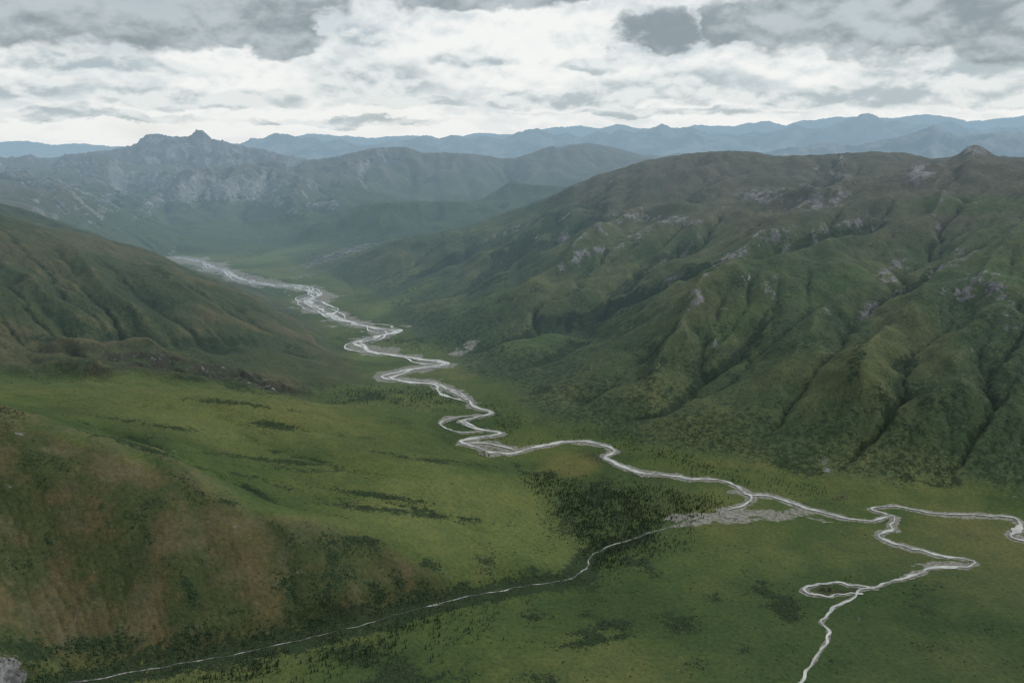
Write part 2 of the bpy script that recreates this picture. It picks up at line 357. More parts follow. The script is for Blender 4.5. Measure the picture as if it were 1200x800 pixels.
C = mixc(C, col(.088, .128, .046), np.clip(blob(335,297,50,7,-12)+blob(235,298,30,4,5)+blob(320,322,30,3,10)+blob(470,350,50,8,-28), 0, 1)*.7)
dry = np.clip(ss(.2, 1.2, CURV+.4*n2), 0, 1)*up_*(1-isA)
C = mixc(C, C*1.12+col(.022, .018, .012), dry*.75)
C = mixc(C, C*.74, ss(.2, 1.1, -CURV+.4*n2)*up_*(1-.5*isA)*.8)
gul = np.maximum(ss(3.8, 4.8, FLOW+.4*n2)*ss(5, 14, SL+6*n2), ss(.25, 1.1, -CURV+.4*n2)*.8)*up_
SH = gul*.9*(1-.75*isA)*ss(820, 450, Z+100*n1)
SH = np.maximum(SH, isC*upc*ss(3.65, 4.3, FLOW1+.4*n2)*ss(7, 15, SL)*.95*ss(720, 400, Z+120*n1))
SH = np.maximum(SH, isC*ss(8, 24, GULf+10*n2)*.9*ss(760, 460, Z+100*n1))
SH = np.maximum(SH, (isC*upc)*(.12+.50*ss(-.2, .4, -n1+.25*n2-.15*CURV))*ss(620, 260, Z+120*n1))
SH = np.maximum(SH, isC*ss(4, 20, Z0)*(1-ss(50, 150, Z0+60*n2))*.58)
SH = np.maximum(SH, isB*up_*(.20+.50*ss(-.1, .5, -n1+.3*n2-.2*CURV)))
SH = np.maximum(SH, isB*ss(8, 30, GULf)*.9*ss(-.6, .1, n2))
SH = np.maximum(SH, isE*up_*(.25+.3*ss(-.2, .4, -n1)))
SH = np.maximum(SH, (1-brown)*ss(30, 8, SL)*(.06+.48*ss(.15, .6, n2-.6*n1))*(isA+(Z0 < 30))*(Yf < 6000))
SH = np.maximum(SH, isA*(1-brown)*ss(3.7, 4.6, FLOW1+.4*n2)*.78)
SH = np.maximum(SH, brown*ss(.05, .45, n2+.5*n4)*.50)
SH = np.maximum(SH, ss(2.5, 7, GULf)*isA*.92*ss(-.45, .2, n2+.4*n4))
SH = np.maximum(SH, (1-ss(18, 55, DC+22*n4+14*n2))*.95*(Xf < 330))
for b in [(120,752,200,20,-4),(20,765,70,26,0),(300,745,110,10,-8),(250,655,9,26,-20),(332,686,13,24,-25),(436,634,46,6,6),(468,676,14,25,-25),(440,690,10,22,-25),(400,712,70,8,-12),(300,562,60,5,14),(150,520,90,4,16),(270,590,24,6,10),(390,655,12,16,0),(520,690,50,6,-6),(120,600,6,40,-25),(180,640,7,40,-25),(60,650,7,50,-18),(296,660,7,32,-22),(220,690,12,30,-25),(380,700,13,16,-20),(500,660,24,8,20),
          (900,390,16,60,25),(830,410,16,55,40),(1000,430,14,70,20),(1060,480,60,60,30),(1100,560,110,14,4),(930,545,60,14,10),(1160,470,40,70,20),(740,300,10,45,20),(680,330,9,40,30),(600,350,60,12,-25),(760,440,70,12,-40),(640,455,60,10,-30),(300,395,60,8,18),(330,402,34,8,18),(60,400,50,10,10),(100,410,60,9,15),(200,500,130,4,8),(430,555,150,5,4),(330,540,110,4,6),(470,600,110,5,6),(280,480,90,3,6),(360,505,100,3,6),(480,535,80,4,8),(560,610,60,4,10),(560,545,50,3,10),(440,580,90,4,8),(860,760,45,9,10),(700,750,60,5,-10),(430,465,45,7,-4),(480,398,70,5,2),(250,452,110,12,12),(700,595,75,45,-10),(350,768,110,8,-8)]:
    SH = np.maximum(SH, blob(*b, soft=.9)*(.22+.78*ss(-.35, .3, n2+.4*n4))*.88)
RK = np.zeros(Z.shape)
RK = np.maximum(RK, isD*ss(20, 35, SL+12*n2)*.75*ss(140, 280, Z))
RK = np.maximum(RK, isD*ss(520, 850, Z+150*n1)*.5)
RK = np.maximum(RK, isG*ss(550, 800, Z+150*n1)*.35)
RK = np.maximum(RK, isC*ss(.6, 1.3, CURV+.6*n2)*.62*ss(220, 470, Z))
RK = np.maximum(RK, isC*ss(33, 44, SL)*ss(-.1, .4, n2)*.6*ss(150, 350, Z)*(Yf < 5500))
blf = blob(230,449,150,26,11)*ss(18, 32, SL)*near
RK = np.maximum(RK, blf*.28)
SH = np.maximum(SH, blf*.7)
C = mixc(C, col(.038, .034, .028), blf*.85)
for b, k in [((1148,340,48,22,-8),.95),((1075,207,18,24,60),.95),((960,236,52,15,-12),.95),((890,230,42,10,5),.9),((770,257,74,8,4),.9),((1142,178,20,8,0),.9),((1045,320,30,16,-40),.78),((860,300,54,10,-30),.75),((910,275,34,10,-20),.75),((690,298,36,12,-20),.82),((820,350,9,22,35),.75),((1130,300,22,12,-30),.85),((1020,365,22,14,-40),.7),((838,403,4,9,15),.95),((968,548,8,18,-15),.6),((740,280,60,9,-30),.5),((1000,262,50,10,-10),.55),((1180,370,20,30,20),.5),((600,270,50,8,-25),.5),((40,408,20,8,0),.4),((10,785,36,24,20),.9),((395,300,76,6,-18),.9),((360,322,30,3,-12),.75),((235,222,66,24,-10),1.0),((180,240,40,10,-35),.9),((300,225,30,16,20),.75),((205,167,60,7,0),.85),((470,178,30,8,0),.5),((265,600,25,9,5),.25),((60,515,80,4,10),.35),((180,540,50,3,18),.35),((545,408,24,3,-25),.7)]:
    RK = np.maximum(RK, blob(*b, soft=.9)*k*(.35+.65*ss(-.35, .25, n4+.5*n2)))
RK = np.clip(RK, 0, 1); SH = np.clip(SH*(1-RK), 0, 1)
Z += RK*np.clip(isC+isD, 0, 1)*(1-wr)*((8+.0014*Yf)*fbm(Xf, Yf, 70, 3, 191, .6, True)+.006*Yf*ss(6000, 9000, Yf)*fbm(Xf, Yf, 330, 4, 195, .6, True))
GV = np.zeros(Z.shape)
gw_ = np.interp(Yf, [1200, 2000, 2400, 2800, 3600, 4600, 6500], [8, 19, 26, 34, 70, 118, 140])*np.clip(1+1.6*n2+1.1*n1, .2, 2.8)
GV = np.maximum(GV, (1-ss(.35, 1.3, DM/gw_+.3*n4))*.92)
GV = np.maximum(GV, (1-ss(3, 9, DC))*.40*ss(-.1, .4, n2+.5*n4))
GV = np.maximum(GV, blob(860,606,110,9,-3)*.78)
GV = np.maximum(GV, blob(1100,660,40,4,-3)*.72)
GV = np.maximum(GV, blob(300,327,70,5,14)*.72); GV = np.maximum(GV, blob(545,407,22,6,-25)*.72); GV = np.maximum(GV, blob(395,368,60,6,20)*.68)
for b in [(740,608,75,38,-15),(680,590,45,26,25)]:
    C = mixc(C, col(.042, .066, .028), blob(*b)*.7)
C = mixc(C, col(.105, .105, .040), blob(668,545,34,14,0)*.7)
C = mixc(C, col(.090, .122, .042), blob(520,590,120,50,15)*.55*ss(-.5, .5, n1))
C = mixc(C, col(.090, .122, .042), blob(640,640,60,26,15)*.55)
C = mixc(C, col(.096, .112, .046), blob(250,490,200,26,8)*.5)
C = mixc(C, col(.028, .054, .025), blob(1050,740,280,120,0)*.45)
C = mixc(C, col(.082, .118, .042), blob(460,412,60,10,0)*.6)
C = mixc(C, col(.080, .114, .042), blob(420,455,60,10,-8)*.5)
C = mixc(C, col(.076, .108, .040), blob(900,660,160,18,3)*.45*ss(-.4, .4, n1))
loopm = blob(980,690,28,5,0)*ss(-.5, .1, n4+.4*n2)
C = mixc(C, col(.052, .040, .028), loopm*.7); SH = np.maximum(SH, loopm*.6)
C *= np.array([.98, 1.0, 1.05])
Pf, Nn = normals()

# ------------------------------------------------------------------ materials
class NT:
    def __init__(s, nt): s.nt = nt; nt.nodes.clear()
    def n(s, t, **k):
        x = s.nt.nodes.new(t)
        for a, b in k.items(): setattr(x, a, b)
        return x
    def put(s, sock, v):
        if isinstance(v, bpy.types.NodeSocket): s.nt.links.new(v, sock)
        else: sock.default_value = v
    def m(s, op, a, b=0.0, cc=0.0, clamp=False):
        x = s.n('ShaderNodeMath', operation=op); x.use_clamp = clamp
        s.put(x.inputs[0], a); s.put(x.inputs[1], b); s.put(x.inputs[2], cc); return x.outputs[0]
    def mix(s, f, a, b, blend='MIX'):
        x = s.n('ShaderNodeMix', data_type='RGBA', blend_type=blend)
        s.put(x.inputs[0], f); s.put(x.inputs[6], a); s.put(x.inputs[7], b); return x.outputs[2]
    def noise(s, vec, scale, detail=4, rough=.55, dist=0.0, out=0):
        x = s.n('ShaderNodeTexNoise'); s.put(x.inputs['Vector'], vec); x.inputs['Scale'].default_value = scale
        x.inputs['Detail'].default_value = detail; x.inputs['Roughness'].default_value = rough; x.inputs['Distortion'].default_value = dist
        return x.outputs[out]
    def step(s, x, a, b):
        r = s.n('ShaderNodeMapRange', interpolation_type='SMOOTHSTEP'); s.put(r.inputs[0], x); s.put(r.inputs[1], a); s.put(r.inputs[2], b)
        return r.outputs[0]
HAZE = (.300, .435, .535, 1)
def finish(T, bsdf, pos):  # air haze painted over the surface as emission, growing from a fixed point
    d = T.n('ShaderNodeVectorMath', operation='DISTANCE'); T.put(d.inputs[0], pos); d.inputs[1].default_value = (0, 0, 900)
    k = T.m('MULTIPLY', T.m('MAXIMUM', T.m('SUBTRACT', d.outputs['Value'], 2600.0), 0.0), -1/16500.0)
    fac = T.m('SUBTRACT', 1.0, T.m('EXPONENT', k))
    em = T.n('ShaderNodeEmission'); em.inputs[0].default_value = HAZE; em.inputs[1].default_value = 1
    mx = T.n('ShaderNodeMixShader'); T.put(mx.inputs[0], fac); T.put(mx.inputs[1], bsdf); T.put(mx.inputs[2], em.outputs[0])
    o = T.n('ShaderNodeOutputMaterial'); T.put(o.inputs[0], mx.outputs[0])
def newmat(name):
    m = bpy.data.materials.new(name); m.use_nodes = True; return m, NT(m.node_tree)
def principled(T, colr, rough=.95, spec=.12, normal=None):
    b = T.n('ShaderNodeBsdfPrincipled'); T.put(b.inputs['Base Color'], colr); T.put(b.inputs['Roughness'], rough)
    b.inputs['Specular IOR Level'].default_value = spec
    if normal is not None: T.put(b.inputs['Normal'], normal)
    return b.outputs[0]
def ground_material():
    m, T = newmat('tundra')
    pos = T.n('ShaderNodeNewGeometry').outputs['Position']
    gc = T.n('ShaderNodeAttribute', attribute_name='ground').outputs['Color']
    cv = T.n('ShaderNodeAttribute', attribute_name='cover'); sep = T.n('ShaderNodeSeparateColor'); T.put(sep.inputs[0], cv.outputs['Color'])
    sh, rk, gv = sep.outputs[0], sep.outputs[1], sep.outputs[2]; rgh = cv.outputs['Alpha']
    big = T.noise(pos, .016, 5, .68); fine = T.noise(pos, .11, 4, .7)
    g = T.mix(T.step(big, .35, .68), gc, T.mix(1.0, gc, (1.3, 1.16, 1.08, 1), 'MULTIPLY'))
    g = T.mix(T.step(fine, .42, .74), g, T.mix(1.0, g, (.64, .70, .68, 1), 'MULTIPLY'))
    g = T.mix(T.step(fine, .46, .30), g, T.mix(1.0, g, (1.25, 1.2, 1.1, 1), 'MULTIPLY'))
    s1 = T.noise(pos, .055, 5, .72, .5)
    thr = T.m('SUBTRACT', .70, T.m('MULTIPLY', sh, .36))
    sm = T.step(T.m('SUBTRACT', s1, thr), -.03, .07)
    darkv = T.mix(fine, (.011, .023, .014, 1), (.036, .057, .028, 1))
    g = T.mix(T.m('MULTIPLY', sm, .9), g, darkv)
    rn = T.noise(pos, .03, 5, .78, .6)
    rm = T.step(T.m('SUBTRACT', rn, T.m('SUBTRACT', .68, T.m('MULTIPLY', rk, .34))), -.03, .07)
    rl_ = T.noise(pos, .004, 4, .7, .5)
    rcol = T.mix(T.step(T.m('ADD', T.m('MULTIPLY', fine, .45), T.m('MULTIPLY', rl_, .55)), .36, .64), (.055, .058, .062, 1), (.255, .26, .268, 1))
    g = T.mix(rm, g, rcol)
    gm = T.step(T.m('SUBTRACT', big, T.m('SUBTRACT', .72, T.m('MULTIPLY', gv, .40))), -.03, .05)
    gcol = T.mix(T.step(fine, .35, .65), (.11, .112, .098, 1), (.27, .27, .255, 1))
    g = T.mix(T.m('MULTIPLY', gm, .85), g, gcol)
    hgt = T.m('ADD', T.m('MULTIPLY', fine, T.m('MULTIPLY_ADD', rgh, 4.0, 4.0)), T.m('MULTIPLY', big, T.m('MULTIPLY_ADD', rgh, 15.0, 5.0)))
    bp = T.n('ShaderNodeBump'); bp.inputs['Strength'].default_value = .85; bp.inputs['Distance'].default_value = 1.0; T.put(bp.inputs['Height'], hgt)
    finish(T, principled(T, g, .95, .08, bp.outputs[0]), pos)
    return m
MG = ground_material()
def simple(name, c0, c1, scale, rough=.9, spec=.15, bump=0, lo=.35, hi=.66):
    m, T = newmat(name); pos = T.n('ShaderNodeNewGeometry').outputs['Position']
    nz = T.noise(pos, scale, 5, .68)
    nrm = None
    if bump:
        bp = T.n('ShaderNodeBump'); bp.inputs['Distance'].default_value = bump; T.put(bp.inputs['Height'], nz); nrm = bp.outputs[0]
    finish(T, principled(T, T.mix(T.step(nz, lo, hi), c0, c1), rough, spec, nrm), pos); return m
MWATER = simple('silty_water', (.22, .245, .24, 1), (.46, .48, .465, 1), .022, .18, .5, .1)
MCREEK = simple('creek_water', (.05, .058, .052, 1), (.33, .34, .33, 1), .022, .4, .3, .1, .42, .64)  # dark water with broken glints painted in as pale patches
MGRAV = simple('gravel', (.09, .095, .078, 1), (.25, .248, .23, 1), .07, .95, .1, .5)
MSPR = simple('spruce_needles', (.019, .038, .022, 1), (.046, .072, .035, 1), .25)
MBARK = simple('bark', (.06, .05, .04, 1), (.10, .085, .07, 1), 1.0)
MSHR = simple('alder_leaves', (.017, .033, .017, 1), (.040, .062, .028, 1), .12)

def tag(o, label, cat, group=None, kind=None):
    o['label'] = label; o['category'] = cat
    if group: o['group'] = group
    if kind: o['kind'] = kind
def mesh_np(name, Vt, Fc, mats, smooth=True):
    me = bpy.data.meshes.new(name)
    me.vertices.add(len(Vt)); me.vertices.foreach_set('co', np.ascontiguousarray(Vt, np.float32).ravel())
    k = Fc.shape[1]
    me.loops.add(Fc.size); me.loops.foreach_set('vertex_index', np.ascontiguousarray(Fc, np.int32).ravel())
    me.polygons.add(len(Fc)); me.polygons.foreach_set('loop_start', np.arange(0, Fc.size, k, dtype=np.int32))
    me.update(calc_edges=True)
    me.polygons.foreach_set('use_smooth', np.full(len(Fc), smooth))
    for m in mats: me.materials.append(m)
    o = bpy.data.objects.new(name, me); COL.objects.link(o); return o
# ------------------------------------------------------------------ terrain pieces
gi = np.arange(nr*nc).reshape(nr, nc)
quads = np.stack([gi[:-1, :-1], gi[:-1, 1:], gi[1:, 1:], gi[1:, :-1]], -1).reshape(-1, 4)
flr = (Z0 < 14) & (Yf < 8000)
LB = np.where(flr, FL, np.where(LAB == FL, A_, LAB))
ql = LB[:-1, :-1].ravel()
PV = Pf.reshape(-1, 3); CVv = C.reshape(-1, 3); NV = Nn.reshape(-1, 3); SHv, RKv, GVv, RGv = SH.ravel(), RK.ravel(), GV.ravel(), ROUGH.ravel()
INFO = {FL: ('valley_floor', 'flat green tundra valley floor that the pale braided river winds across', 'valley floor'),
        A_: ('foothill', 'brown foothill slope with a smooth green bench in the left foreground', 'hill'),
        B_: ('valley_ridge', 'dark green ridge dropping from the left edge to the river bend', 'ridge'),
        C_: ('gullied_mountain', 'large green mountain side cut by dark gullies right of the river', 'mountain'),
        D_: ('rocky_mountain', 'grey rocky mountain with a knobbed summit in the left distance', 'mountain'),
        E_: ('green_spur', 'low green spur closing the valley beyond the far river bends', 'ridge'),
        G_: ('rounded_mountain', 'hazy rounded mountains behind the green spur in the middle distance', 'mountain')}
for k, (nm, lb, ct) in INFO.items():
    q = quads[ql == k]
    if len(q) == 0: continue
    vid, inv = np.unique(q, return_inverse=True); q2 = inv.reshape(-1, 4)
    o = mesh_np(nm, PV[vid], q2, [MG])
    me = o.data
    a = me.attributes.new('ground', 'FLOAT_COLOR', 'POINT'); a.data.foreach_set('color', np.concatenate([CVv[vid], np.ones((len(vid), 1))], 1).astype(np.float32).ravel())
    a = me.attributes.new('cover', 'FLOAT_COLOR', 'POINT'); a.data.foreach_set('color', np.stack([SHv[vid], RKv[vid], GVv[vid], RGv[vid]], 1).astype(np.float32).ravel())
    me.normals_split_custom_set_from_vertices(NV[vid].astype(np.float32))
    tag(o, lb, ct, kind='structure')

# ------------------------------------------------------------------ far ranges
def far_range(name, label, sil, Y0, depth, seed, jag=30.0):
    px = np.array([s[0] for s in sil], float); zc = np.array([at(s[0], s[1], Y0)[2] for s in sil])
    n_, k_ = 620, 80
    pxs = np.linspace(px[0], px[-1], n_); s = np.linspace(-1, 1, k_)
    PXg, Sg = np.meshgrid(pxs, s)
    Y = Y0+Sg*depth; X = (PXg-600)/1000*Y0/(CT+.235*ST)*(Y/Y0)
    wob = 16*fbm(X, Y, Y0*.09, 3, seed+9)*np.abs(Sg)
    base = 250.0
    cz = np.maximum(np.interp(PXg+wob, px, zc), base+1)
    t = np.abs(Sg)
    Zr = base+(cz-base)*(1-t)**1.15
    Zr += (cz-base)*.55*(fbm(X, Y, Y0*.05, 5, seed, .55, True)-.2)*np.minimum(1, 3.2*t)*(1-t)
    Zr += jag*(fbm(X, Y, Y0*.022, 5, seed+5, .6, True)-.2)*(1-t)
    g = np.arange(n_*k_).reshape(k_, n_)
    q = np.stack([g[:-1, :-1], g[:-1, 1:], g[1:, 1:], g[1:, :-1]], -1).reshape(-1, 4)
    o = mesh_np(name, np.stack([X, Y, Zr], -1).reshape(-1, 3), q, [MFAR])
    tag(o, label, 'mountain range', kind='structure')
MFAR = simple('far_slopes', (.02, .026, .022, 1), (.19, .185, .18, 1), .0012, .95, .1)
far_range('near_range', 'blue hazy range with a cone peak behind the right mountain', [(700,200),(800,190),(880,182),(930,174),(965,168),(1000,172),(1040,164),(1070,157),(1085,151),(1092,147),(1100,153),(1118,159),(1140,158),(1180,154),(1230,158),(1300,170)], 17800, 2600, 301, 60)
far_range('middle_range', 'long pale blue jagged range across the centre of the horizon', [(230,182),(280,170),(296,163),(310,164),(322,157),(338,159),(352,164),(365,160),(378,167),(400,164),(415,170),(440,171),(462,164),(480,166),(500,159),(515,163),(530,158),(550,163),(570,160),(590,166),(605,157),(620,152),(632,152),(650,160),(665,156),(682,162),(700,154),(715,158),(728,151),(742,157),(758,153),(775,147),(790,152),(810,150),(830,158),(850,158),(865,160),(885,154),(905,156),(930,147),(945,152),(965,151),(985,143),(1000,139),(1008,134),(1016,133),(1024,137),(1034,145),(1050,143),(1065,148),(1085,146),(1110,143),(1130,150),(1150,154),(1175,149),(1200,150),(1300,158)], 27000, 4000, 331, 95)
far_range('back_range', 'palest farthest range just above the horizon behind the others', [(-100,168),(0,168),(30,166),(60,171),(100,169),(130,173),(200,172),(260,170),(330,166),(360,158),(400,160),(440,162),(480,160),(520,163),(560,157),(600,158),(650,150),(680,148),(700,152),(720,146),(770,153),(820,147),(850,149),(900,142),(920,147),(940,141),(980,138),(1040,139),(1070,134),(1100,136),(1130,143),(1160,141),(1200,135),(1300,146)], 42000, 5000, 361, 110)

# ------------------------------------------------------------------ low country that carries the terrain to the horizon
o = mesh_np('ground', np.array([(-120000, -20000, -60), (120000, -20000, -60), (120000, 120000, -60), (-120000, 120000, -60)], float), np.array([[0, 1, 2, 3]]), [MFAR], False)
tag(o, 'low tundra country reaching to the horizon beneath the mountains', 'ground', kind='structure')

# ------------------------------------------------------------------ rivers
def ribbon_geo(pts, width, zoff, seed, taper=False, vary=.8):
    p = np.array(pts); d = np.gradient(p, axis=0); d /= (np.linalg.norm(d, axis=1, keepdims=True)+1e-9)
    nrm = np.stack([-d[:, 1], d[:, 0]], 1)
    ln = np.concatenate([[0], np.cumsum(np.linalg.norm(np.diff(p, axis=0), axis=1))])
    wd = np.array([width(*q) for q in p]) if callable(width) else np.full(len(p), float(width))
    lm = 60.0
    def nz(sd): return perlin(ln/lm+sd, ln*0+sd*.37, seed+int(sd*10))+.6*perlin(ln/lm*2.7, ln*0-sd*.7, seed+5)
    wl = wd*.5*np.clip(1+vary*nz(1.3), .2, 2.4); wrr = wd*.5*np.clip(1+vary*nz(4.1), .2, 2.4)
    if taper:
        t = np.minimum(np.arange(len(p)), np.arange(len(p))[::-1])/6.0; t = np.clip(t, .15, 1); wl *= t; wrr *= t
    zz = zoff+.0006*np.arange(len(p))
    Vt = np.concatenate([np.c_[p+nrm*wl[:, None], zz], np.c_[p-nrm*wrr[:, None], zz+.001]])
    n_ = len(p); i = np.arange(n_-1)
    return Vt, np.stack([i, i+n_, i+n_+1, i+1], -1)
def ribbon(name, pts, width, mat, zoff, seed, label, cat, taper=False, vary=1.4):
    o = mesh_np(name, *ribbon_geo(pts, width, zoff, seed, taper, vary), [mat], True); tag(o, label, cat, kind='structure'); return o
def wmain(x, y): return float(np.interp(y, [1200, 2000, 2400, 2800, 3600, 4600, 6500], [4.6, 8.2, 11, 11.5, 16, 23, 34]))
def dense(P): return catmull(P[::2], 6)
pond = ground(1194, 621)
ribbon('river', dense(channels['RIVER']), wmain, MWATER, -.5, 1, 'silvery main river winding from the far valley to the right', 'river')
ribbon('meander', dense(channels['SOUTH']), lambda x, y: wmain(x, y)*.95, MWATER, .15, 2, 'narrow pale channel curling down to the bottom right edge', 'river')
ribbon('river_loop', dense(channels['LOOP']), 3.6, MWATER, .45, 3, 'small horseshoe loop beside the lower right channel', 'river')
ribbon('side_channel', dense(channels['EAST']), lambda x, y: 4.5+16*math.exp(-((x-pond[0])**2+(y-pond[1])**2)/45**2), MWATER, .7, 4, 'pale side channel running to the right edge under the mountain', 'river', vary=.9)
ribbon('creek', dense(channels['CREEK']), lambda x, y: 3.0, MCREEK, -.35, 5, 'thin creek along the foot of the brown foothill', 'creek', vary=1.2)
ribbon('bend_braid', channels['B4'], 6, MWATER, .9, 8, 'short loop braid left of the middle river bends', 'river', True)
ribbon('island_braid', channels['B5'], 5, MWATER, 1.0, 9, 'short braid round an island in the middle bends', 'river', True)
ribbon('junction_braid', channels['B6'], 5, MWATER, 1.1, 10, 'short channel joining creek mouth and main river', 'river', True)
bvs, bfs, off = [], [], 0
main = channels['RIVER']
for sd, (amp, wid, ya, yb) in enumerate([(70, 13, 2900, 6600), (120, 9, 3400, 6600), (60, 8, 2600, 4200), (150, 13, 4300, 6700), (120, 9, 4000, 6700)]):
    seg = main[(main[:, 1] > ya) & (main[:, 1] < yb)]
    P = wiggle(seg, amp, 340+45*sd, 50+3*sd)
    for _ in range(4): P[1:-1] = (P[:-2]+P[1:-1]*2+P[2:])/4
    Vt, q = ribbon_geo(P, wid, 1.2+.1*sd, 60+sd, True, 1.3)
    bvs.append(Vt); bfs.append(q+off); off += len(Vt)
o = mesh_np('river_braids', np.concatenate(bvs), np.concatenate(bfs), [MWATER]); tag(o, 'thin interlacing silver braids beside the main river up the valley', 'river', kind='structure')
def bar(name, polypx, z_, label):
    P = catmull(gw(polypx+[polypx[0]]), 8)[:-1]
    cxy = P.mean(0); k = len(P); ph = np.arange(k)
    P = cxy+(P-cxy)*(1+.2*perlin(ph/2.3, ph*0+3.3, 77)+.15*perlin(ph/1.1, ph*0+1.3, 78))[:, None]
    me = bpy.data.meshes.new(name); me.from_pydata([(x, y, z_) for x, y in P], [], [list(range(k))]); me.materials.append(MGRAV)
    o = bpy.data.objects.new(name, me); COL.objects.link(o); tag(o, label, 'gravel bar', kind='structure')
bar('gravel_bar', [(785,616),(846,605),(880,598),(925,600),(955,607),(965,611),(930,611),(880,610),(830,612),(800,617)], -.65, 'wide grey gravel bar where the creek meets the main river')
bar('gravel_bar', [(532,409),(545,404),(558,399),(557,404),(545,411),(534,414)], -.7, 'small grey gravel bar at the foot of the mountain by the upper bends')

# ------------------------------------------------------------------ spruce trees
def spruce(h, r, seed):
    rr = random.Random(seed); v = []; f = []; mi = []
    k = 5
    for i in range(k): a = i*2*math.pi/k; v.append((.2*math.cos(a), .2*math.sin(a), -.8))
    v.append((0, 0, h*.9))
    for i in range(k): f.append((i, (i+1) % k, k)); mi.append(0)
    tiers = 7
    for t in range(tiers):
        b = h*(.06+.80*t/(tiers-1)); rad = r*(1-.86*t/(tiers-1))*rr.uniform(.8, 1.15); top = min(h, b+h*.24)
        ox, oy = rr.uniform(-.15, .15), rr.uniform(-.15, .15)
        s0 = len(v); m = 10; ph = rr.uniform(0, 6)
        for i in range(m):
            a = ph+i*2*math.pi/m; q = rad*(rr.uniform(.85, 1.2) if i % 2 == 0 else rr.uniform(.35, .55))
            v.append((ox+q*math.cos(a), oy+q*math.sin(a), b-(rr.uniform(.3, .7) if i % 2 == 0 else 0)))
        v.append((ox*.3, oy*.3, top))
        for i in range(m): f.append((s0+i, s0+(i+1) % m, s0+m)); mi.append(1)
    return v, f, mi
protos = []
for i in range(6):
    v, f, mi = spruce(random.uniform(7.0, 10.5), random.uniform(1.5, 2.1), 40+i)
    me = bpy.data.meshes.new('spruce_tree'); me.from_pydata(v, [], f); me.materials.append(MBARK); me.materials.append(MSPR)
    me.polygons.foreach_set('material_index', mi); protos.append((me, v, f, mi))
def inside(px, py, poly):
    c_ = False; j = len(poly)-1
    for i in range(len(poly)):
        xi, yi = poly[i]; xj, yj = poly[j]
        if (yi > py) != (yj > py) and px < (xj-xi)*(py-yi)/(yj-yi)+xi: c_ = not c_
        j = i
    return c_
AREAS = [([(190,800),(330,765),(450,735),(555,712),(590,722),(500,758),(390,785),(300,800)], 760, 'dark spruce tree in the band along the foreground creek', 'spruce trees along the foreground creek', -.1),
         ([(30,800),(150,775),(300,750),(420,725),(520,700),(520,712),(420,742),(280,774),(120,800)], 480, 'dark spruce tree in the band along the foreground creek', 'spruce trees along the foreground creek', -.1),
         ([(612,566),(650,556),(700,574),(760,572),(855,588),(800,610),(740,636),(702,664),(692,648),(660,606)], 4200, 'dark spruce tree in the wood between creek and river', 'spruce trees in the wood between the rivers', -.4),
         ([(690,668),(720,650),(790,625),(830,618),(800,632),(740,655),(700,675)], 300, 'spruce tree on the near bank of the creek mouth', 'spruce trees on the near creek bank', -.1),
         ([(385,474),(430,459),(500,452),(545,466),(525,478),(450,482),(400,481)], 1100, None, None, -.2),
         ([(365,394),(430,396),(560,398),(540,412),(490,414),(440,404)], 800, None, None, -.2),
         ([(280,322),(310,320),(340,324),(338,332),(300,328)], 300, None, None, -.2),
         ([(560,470),(592,478),(612,500),(590,515),(580,495)], 240, None, None, -.1),
         ([(600,520),(700,505),(830,545),(1000,585),(900,572),(800,550),(700,515)], 500, None, None, 0),
         ([(950,690),(1000,686),(1010,692),(970,696)], 20, 'spruce tree inside the horseshoe river loop', 'spruce trees inside the river loop', -.3)]
T_ = []
for poly, cnt, lb, gp, th in AREAS:
    bx = [p[0] for p in poly]; by = [p[1] for p in poly]; made = 0; tries = 0
    while made < cnt and tries < cnt*40:
        tries += 1
        px, py = random.uniform(min(bx), max(bx)), random.uniform(min(by), max(by))
        if not inside(px, py, poly): continue
        x, y = ground(px, py); x += random.gauss(0, 16); y += random.gauss(0, 28)
        nz = float(perlin(np.array([x/70.0]), np.array([y/70.0]), 901)[0])
        if nz+random.uniform(-.5, .5) < th: continue
        if samp(x, y, DM) < 16 or samp(x, y, DC) < 5: continue
        made += 1; T_.append((math.hypot(x, y), x, y, lb, gp))
T_.sort()
bv, bf, bm = [], [], []; off = 0; single = 0
for dist_, x, y, lb, gp in T_:
    me, v, f, mi = random.choice(protos); zz = samp(x, y); s = random.uniform(.45, 1.1); a = random.uniform(0, 6.28)
    if single < 300 and lb:
        s *= 1.3
        o = bpy.data.objects.new('spruce_tree', me); COL.objects.link(o); o.location = (x, y, zz); o.rotation_euler = (0, 0, a); o.scale = (s, s, s)
        tag(o, lb, 'tree', gp); single += 1
    else:
        ca, sa = math.cos(a)*s, math.sin(a)*s
        bv += [(x+p[0]*ca-p[1]*sa, y+p[0]*sa+p[1]*ca, zz+p[2]*s) for p in v]
        bf += [(i+off, j+off, k+off) for i, j, k in f]; bm += mi; off += len(v)
o = mesh_np('spruce_wood', np.array(bv), np.array(bf), [MBARK, MSPR], False)
o.data.polygons.foreach_set('material_index', bm); tag(o, 'dark spruce woods covering the river flats in the valley', 'forest', kind='stuff')

